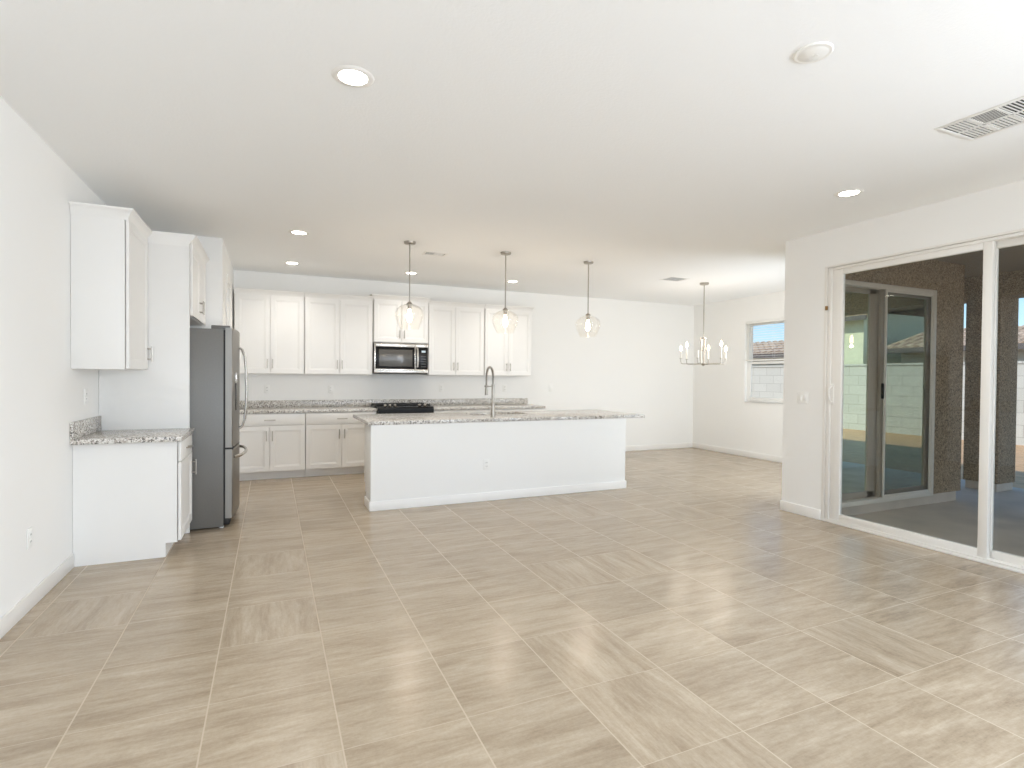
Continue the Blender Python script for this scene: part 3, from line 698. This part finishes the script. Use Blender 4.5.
for (x, y) in ((0.14, 0.24), (0.14, 0.50), (0.40, 0.37), (0.655, 0.24), (0.655, 0.50)):
    MB().lathe([(0, 0.922), (0.05, 0.922), (0.05, 0.930), (0.036, 0.932), (0.036, 0.940), (0, 0.942)], x, y, 20).obj('burner', CAST, rg)

# ------------------------------------------------------------------ ceiling lights, vents, detector
def can(x, y, label, power=3.8):
    t = thing('recessed_light', label, 'ceiling light', (x, y, H), 0, 'recessed ceiling lights')
    MB().lathe([(0.066, -0.001), (0.070, -0.006), (0.094, -0.004), (0.100, 0.0)], n=40).obj('trim_ring', MT, t)
    MB().lathe([(0.0, -0.0035), (0.05, -0.0035), (0.067, -0.003), (0.067, -0.001), (0, -0.001)], n=32).obj('lens', LENS, t)
    l = area('recessed_lamp', (x, y, H-0.012), (0, 0, -1), 0.14, 0.14, power, (1.0, 0.97, 0.93), 'DISK', 125)
    return t
can(0.358, 2.724, 'large lit recessed light nearest the camera, in the upper left of the ceiling')
can(0.255, 5.905, 'lit recessed light in front of the refrigerator, between near light and back row')
can(0.243, 7.551, 'lit recessed light closest to the back wall at the left, above corner wall cabinets')
can(1.786, 7.538, 'lit recessed light just behind the rod of the leftmost pendant')
can(3.336, 7.52, 'lit recessed light just behind and right of the middle pendant rod')
can(4.069, 2.796, 'lit recessed light on the right of the ceiling, in front of the sliding door')
sd = thing('smoke_detector', 'round white smoke detector on the ceiling near the top edge', 'smoke detector', (2.179, 1.672, H))
MB().lathe([(0.0, -0.009), (0.056, -0.009), (0.060, -0.007), (0.066, -0.007), (0.070, -0.008), (0.077, -0.006), (0.080, 0.0)], n=36).obj('housing', PLATE, sd)
MB().lathe([(0.0, -0.0102), (0.010, -0.0100), (0.011, -0.0088)], 0.02, 0.0, 14).obj('test_button', PLATE, sd)

DK_X, DK_Y, LT_X = (0.2, 'x', 0.0042), (0.2, 'y', 0.0042), (0.3, 'x', 0.0075)      # open and nearly closed louvers
def register(x0, x1, y0, y1, label, sections, cols):
    t = thing('air_vent', label, 'vent', ((x0+x1)/2, (y0+y1)/2, H), 0, 'ceiling air vents')
    w, d = (x1-x0)/2, (y1-y0)/2; m = 0.028
    b = MB()
    for lo, hi in (((-w, -d, -0.005), (w, -d+m, 0)), ((-w, d-m, -0.005), (w, d, 0)), ((-w, -d+m, -0.005), (-w+m, d-m, 0)), ((w-m, -d+m, -0.005), (w, d-m, 0))): b.box(lo, hi, 0.0015)
    ys = [-d+m+(2*d-2*m)*i/len(sections) for i in range(len(sections)+1)]
    for y in ys[1:-1]: b.box((-w+m, y-0.007, -0.0045), (w-m, y+0.007, -0.001))
    xs = [-w+m+(2*w-2*m)*i/cols for i in range(cols+1)]
    for x in xs[1:-1]: b.box((x-0.007, -d+m, -0.0045), (x+0.007, d-m, -0.001))
    b.obj('frame', PLATE, t)
    MB().box((-w+0.01, -d+0.01, -0.0015), (w-0.01, d-0.01, -0.0005)).obj('duct_shade', DARK, t)  # dark sheet on the solid ceiling, painted as the shade inside the duct
    b = MB()
    for i, row in enumerate(sections):
        ya, yb = ys[i]+0.007, ys[i+1]-0.007
        for cidx in range(cols):
            tilt, dirn, hwid = row[cidx]
            xa, xb = xs[cidx]+0.006, xs[cidx+1]-0.006
            L_, step = (yb-ya, 0.018) if dirn == 'x' else (xb-xa, 0.018)
            k = max(2, int(L_/step))
            for q in range(k):
                cc = (q+0.5)/k; hw_ = hwid*math.cos(tilt); hz_ = hwid*math.sin(tilt)
                if dirn == 'x':
                    y = ya+(yb-ya)*cc; zc = -0.0035
                    b.add([(xa, y-hw_, zc-hz_*0.5), (xb, y-hw_, zc-hz_*0.5), (xb, y+hw_, zc+hz_*0.5), (xa, y+hw_, zc+hz_*0.5), (xa, y-hw_, zc-hz_*0.5+0.0015), (xb, y-hw_, zc-hz_*0.5+0.0015), (xb, y+hw_, zc+hz_*0.5+0.0015), (xa, y+hw_, zc+hz_*0.5+0.0015)],
                          [(0,3,2,1),(4,5,6,7),(0,1,5,4),(1,2,6,5),(2,3,7,6),(3,0,4,7)])
                else:
                    x = xa+(xb-xa)*cc; zc = -0.0035
                    b.add([(x-hw_, ya, zc-hz_*0.5), (x+hw_, ya, zc+hz_*0.5), (x+hw_, yb, zc+hz_*0.5), (x-hw_, yb, zc-hz_*0.5), (x-hw_, ya, zc-hz_*0.5+0.0015), (x+hw_, ya, zc+hz_*0.5+0.0015), (x+hw_, yb, zc+hz_*0.5+0.0015), (x-hw_, yb, zc-hz_*0.5+0.0015)],
                          [(0,3,2,1),(4,5,6,7),(0,1,5,4),(1,2,6,5),(2,3,7,6),(3,0,4,7)])
    b.obj('louvers', PLATE, t)
    return t
register(3.465, 3.83, 1.20, 1.885, 'large white ceiling air vent cut by the right edge of the picture', [[DK_X]*2, [DK_X]*2, [DK_X]*2, [DK_Y, LT_X], [LT_X, LT_X]], 2)
register(1.62, 1.90, 6.14, 6.32, 'small white ceiling air vent between the leftmost and middle pendants', [[(0.0, 'x', 0.0022), (0.1, 'x', 0.006)]], 2)
register(5.19, 5.53, 6.14, 6.42, 'small ceiling air vent beside the chandelier', [[(0.0, 'x', 0.0022)]], 1)

# ------------------------------------------------------------------ pendants
def pendant(x, y, label):
    t = thing('pendant_light', label, 'pendant light', (x, y, H), 0, 'clear glass pendants over the island')
    MB().lathe([(0.0, -0.026), (0.050, -0.026), (0.060, -0.020), (0.062, 0.0)], n=28).obj('canopy', NICK, t)
    MB().cyl((0, 0, -0.65), (0, 0, -0.02), 0.007, 10).obj('rod', NICK, t)
    MB().lathe([(0.0, -0.64), (0.012, -0.642), (0.030, -0.660), (0.032, -0.672), (0.020, -0.674), (0.020, -0.72), (0.0, -0.722)], n=20).obj('socket', NICK, t)
    o_ = [(0.030, -0.668), (0.070, -0.680), (0.110, -0.700), (0.138, -0.725), (0.154, -0.755), (0.158, -0.785), (0.152, -0.815), (0.138, -0.850), (0.122, -0.885), (0.108, -0.915), (0.098, -0.935)]
    i_ = [(r-0.0022, z) for r, z in reversed(o_)]
    MB().lathe(o_+i_, n=40).obj('glass_shade', SHADE, t)
    MB().lathe([(0.0, -0.722), (0.013, -0.724), (0.015, -0.745), (0.024, -0.775), (0.031, -0.805), (0.031, -0.825), (0.022, -0.850), (0.008, -0.864), (0, -0.866)], n=20).obj('bulb', BULB, t)
    d = bpy.data.lights.new('pendant_lamp', 'POINT'); d.energy = 4.2; d.shadow_soft_size = 0.03; d.color = (1, 0.88, 0.74)
    l = bpy.data.objects.new('pendant_lamp', d); COL.objects.link(l); l.location = (x, y, H-0.90)
    return t
pendant(1.360, 5.80, 'leftmost glass pendant over the island, in front of the microwave cabinet')
pendant(2.483, 5.805, 'middle glass pendant over the island, above the faucet')
pendant(3.612, 5.82, 'rightmost glass pendant over the island, against bare back wall')

# ------------------------------------------------------------------ chandelier
ch = thing('chandelier', 'brushed nickel candle chandelier with lit bulbs in the dining nook', 'chandelier', (5.975, 6.34, H))
MB().lathe([(0.0, -0.030), (0.058, -0.030), (0.066, -0.022), (0.068, 0.0)], n=28).obj('canopy', NICK, ch)
MB().cyl((0, 0, -0.84), (0, 0, -0.02), 0.0075, 10).obj('rod', NICK, ch)
b = MB(); b.lathe([(0, -0.825), (0.05, -0.826), (0.05, -0.842), (0, -0.844)], n=20); b.lathe([(0, -1.212), (0.03, -1.214), (0.034, -1.228), (0.018, -1.245), (0, -1.256)], n=20)
for a in (0.4, 0.4+2*PI/3, 0.4+4*PI/3): b.cyl((0.030*math.cos(a), 0.030*math.sin(a), -1.22), (0.030*math.cos(a), 0.030*math.sin(a), -0.835), 0.010, 10)
b.lathe([(0, -1.012), (0.042, -1.014), (0.042, -1.024), (0, -1.026)], n=20)
b.obj('center_column', NICK, ch)
view_a = -YAW*0-math.radians(43.3)            # image-plane lateral axis at the chandelier
hs = [0.0, 0.03, 0.075, 0.0, -0.005, 0.06]
for k in range(6):
    a = view_a+math.radians(17)+k*PI/3; R_ = 0.335; ca, sa = math.cos(a), math.sin(a); hh = hs[k]
    b = MB(); pth = [(0.02*ca, 0.02*sa, -1.222), (0.15*ca, 0.15*sa, -1.224)]
    pth += [((R_-0.03)*ca, (R_-0.03)*sa, -1.224), ((R_-0.008)*ca, (R_-0.008)*sa, -1.217), (R_*ca, R_*sa, -1.195), (R_*ca, R_*sa, -1.13)]
    b.tube(pth, 0.0065, 10); arm = b.obj('arm', NICK, ch)
    MB().lathe([(0, -1.150), (0.022, -1.150), (0.022, -1.142), (0, -1.141)], R_*ca, R_*sa, 16).obj('drip_cup', NICK, arm)
    MB().lathe([(0.0, -1.141), (0.0115, -1.141), (0.0115, -1.03+hh), (0.0, -1.03+hh)], R_*ca, R_*sa, 14).obj('candle_sleeve', SLEEVE, arm)
    if k != 4:
        MB().lathe([(0.0, -1.03+hh), (0.010, -1.028+hh), (0.017, -1.008+hh), (0.018, -0.992+hh), (0.011, -0.968+hh), (0.0, -0.945+hh)], R_*ca, R_*sa, 16).obj('bulb', CBULB, arm)
        d = bpy.data.lights.new('candle_lamp', 'POINT'); d.energy = 2.0; d.shadow_soft_size = 0.03; d.color = (1, 0.89, 0.76)
        l = bpy.data.objects.new('candle_lamp', d); COL.objects.link(l); l.location = (5.975+R_*ca, 6.34+R_*sa, H-0.90+hh)

# ------------------------------------------------------------------ outlets and switches (local: x width, -y towards the room)
def outlet(label, loc, rz, switch=0, double=1):
    t = thing('light_switch' if switch else 'wall_outlet', label, 'light switch' if switch else 'outlet', loc, rz, 'white wall plates')
    w = 0.036 if double == 1 else 0.060
    MB().box((-w, -0.007, -0.058), (w, -0.0004, 0.058), 0.003).obj('cover_plate', PLATE, t)
    for i in range(double):
        cx = 0 if double == 1 else (-0.023 if i == 0 else 0.023)
        if switch:
            MB().box((cx-0.016, -0.010, -0.033), (cx+0.016, -0.006, 0.033), 0.002).obj('rocker', PLATE, t)
        else:
            for z in (-0.02, 0.02):
                s = MB().box((-0.016, -0.0095, z-0.014), (0.016, -0.006, z+0.014), 0.004).obj('receptacle', PLATE, t)
                MB().box((-0.008, -0.0099, z-0.005), (-0.005, -0.009, z+0.007)).box((0.005, -0.0099, z-0.005), (0.008, -0.009, z+0.007)).obj('slots', SLOT, s, smooth=False)
    return t
outlet('white outlet low on the left wall near the baseboard', (XL, 4.026, 0.417), PI/2)
outlet('white outlet on the left wall above the short granite counter', (XL, 5.077, 1.205), PI/2)
outlet('white outlet on the back wall closest to the refrigerator', (-0.053, YB, 1.176), 0)
outlet('white outlet on the back wall just left of the range', (0.803, YB, 1.174), 0)
outlet('white outlet on the back wall between range and faucet', (2.493, YB, 1.186), 0)
outlet('white outlet on the back wall under the last wall cabinet, right of the faucet', (3.60, YB, 1.186), 0)
outlet('white light switch on the bare back wall past the counter end', (4.475, YB, 1.185), 0, 1)
outlet('white outlet on the front face of the kitchen island', (2.188, IY0, 0.405), 0)
outlet('white double switch plate on the wall beside the sliding glass door', (XG, 3.835, 1.195), -PI/2, 1, 2)
sn = MB().box((-0.012, -0.012, -0.02), (0.0, 0.012, 0.02), 0.003).obj('door_sensor', BRASS)
sn.location = (XG-0.006, 3.585, 2.07); tag(sn, 'small brown contact sensor on the left jamb of the sliding door', 'sensor')

# ------------------------------------------------------------------ patio and yard
PZ = -0.10
struct('patio_slab', [((XG+0.13, -2.6, PZ-0.15), (9.45, YP+0.06, PZ)), ((XR+0.06, YP+0.06, PZ-0.15), (9.45, 5.0, PZ))], CONC)
struct('patio_ceiling', [((XG+0.15, -2.6, 2.80), (9.65, YP, 2.98)), ((XR+0.115, YP, 2.80), (9.65, 5.0, 2.98))], PSTUC)
struct('patio_beam', [((8.77, -2.6, 2.492), (9.20, 4.95, 2.80)), ((XG+0.17, -2.6, 2.492), (8.77, -2.2, 2.80))], STUC)
def column(name, y0, y1):
    c = struct_root(name, (8.985, (y0+y1)/2, PZ)); d = (y1-y0)/2
    MB().box((-0.215, -d, 0.11), (0.215, d, 2.60), 0.01).obj('shaft', STUC, c)
    MB().box((-0.195, -d+0.02, 0.0), (0.195, d-0.02, 0.12), 0.006).obj('footing', CONC, c)
column('column_1', 3.93, 4.33); column('column_2', 0.95, 1.37); column('column_3', -2.6, -2.2)
struct('yard_ground', [((XG+0.13, -30, -0.5), (45, 40, -0.19)), ((-20, -30, -0.5), (XL-0.15, 40, -0.19)), ((XL-0.15, -30, -0.5), (XG+0.13, YR-0.15, -0.19)), ((XL-0.15, YB+0.13, -0.5), (XG+0.13, 40, -0.19))], SOIL)
bwl = MB(); bwl.box((16.7, -20, -0.25), (16.9, 30, 1.80)); bwl.box((16.67, -20, 1.80), (16.93, 30, 1.86))
bwl.obj('wall_yard', BLOCK, kind='structure', smooth=False)
# neighbouring houses beyond the block wall
def house(label, y0, y1, eave, ridge, wx, rx, wallm, gable=False):
    t = thing('house', label, 'house', (wx, (y0+y1)/2, -0.2)); d = (y1-y0)/2; L = rx-wx
    b = MB(); b.box((0.5, -d+0.4, 0), (2*L-0.5, d-0.4, eave+0.22+0.16)); b.obj('walls', wallm, t, smooth=False)
    b = MB(); e = eave+0.2; r = ridge+0.2
    b.loft([[(0, y, e+0.03), (L, y, r), (2*L, y, e+0.03), (2*L, y, e-0.07), (L, y, r-0.12), (0, y, e-0.07)] for y in (-d, d)])
    # barrel tile ribs
    k = int((2*d)/0.33)
    b.obj('roof', ROOFT, t, smooth=False)
    b = MB()
    for i in range(min(k, 90)):
        y = -d+0.16+i*(2*d-0.32)/max(1, min(k, 90)-1)
        b.loft([[(x, y+0.10*math.cos(a), z+0.06*math.sin(a)) for a in [PI*q/5 for q in range(6)]] for x, z in ((-0.02, e+0.03), (L, r))], True)
    rb = b.obj('barrel_tiles', ROOFT, t); rb['kind'] = 'stuff'
    MB().box((-0.02, -d, e-0.14), (0.03, d, e+0.02)).obj('fascia', FASC, t, smooth=False)
    return t
house('neighbouring house with tiled roof seen beyond the yard block wall', -4.1, 22.0, 2.40, 3.10, 19.0, 21.5, NSTUC)
house('taller pale green neighbouring house reflected in the patio door glass', -15.0, -4.5, 3.62, 4.9, 19.0, 23.0, SCRH)
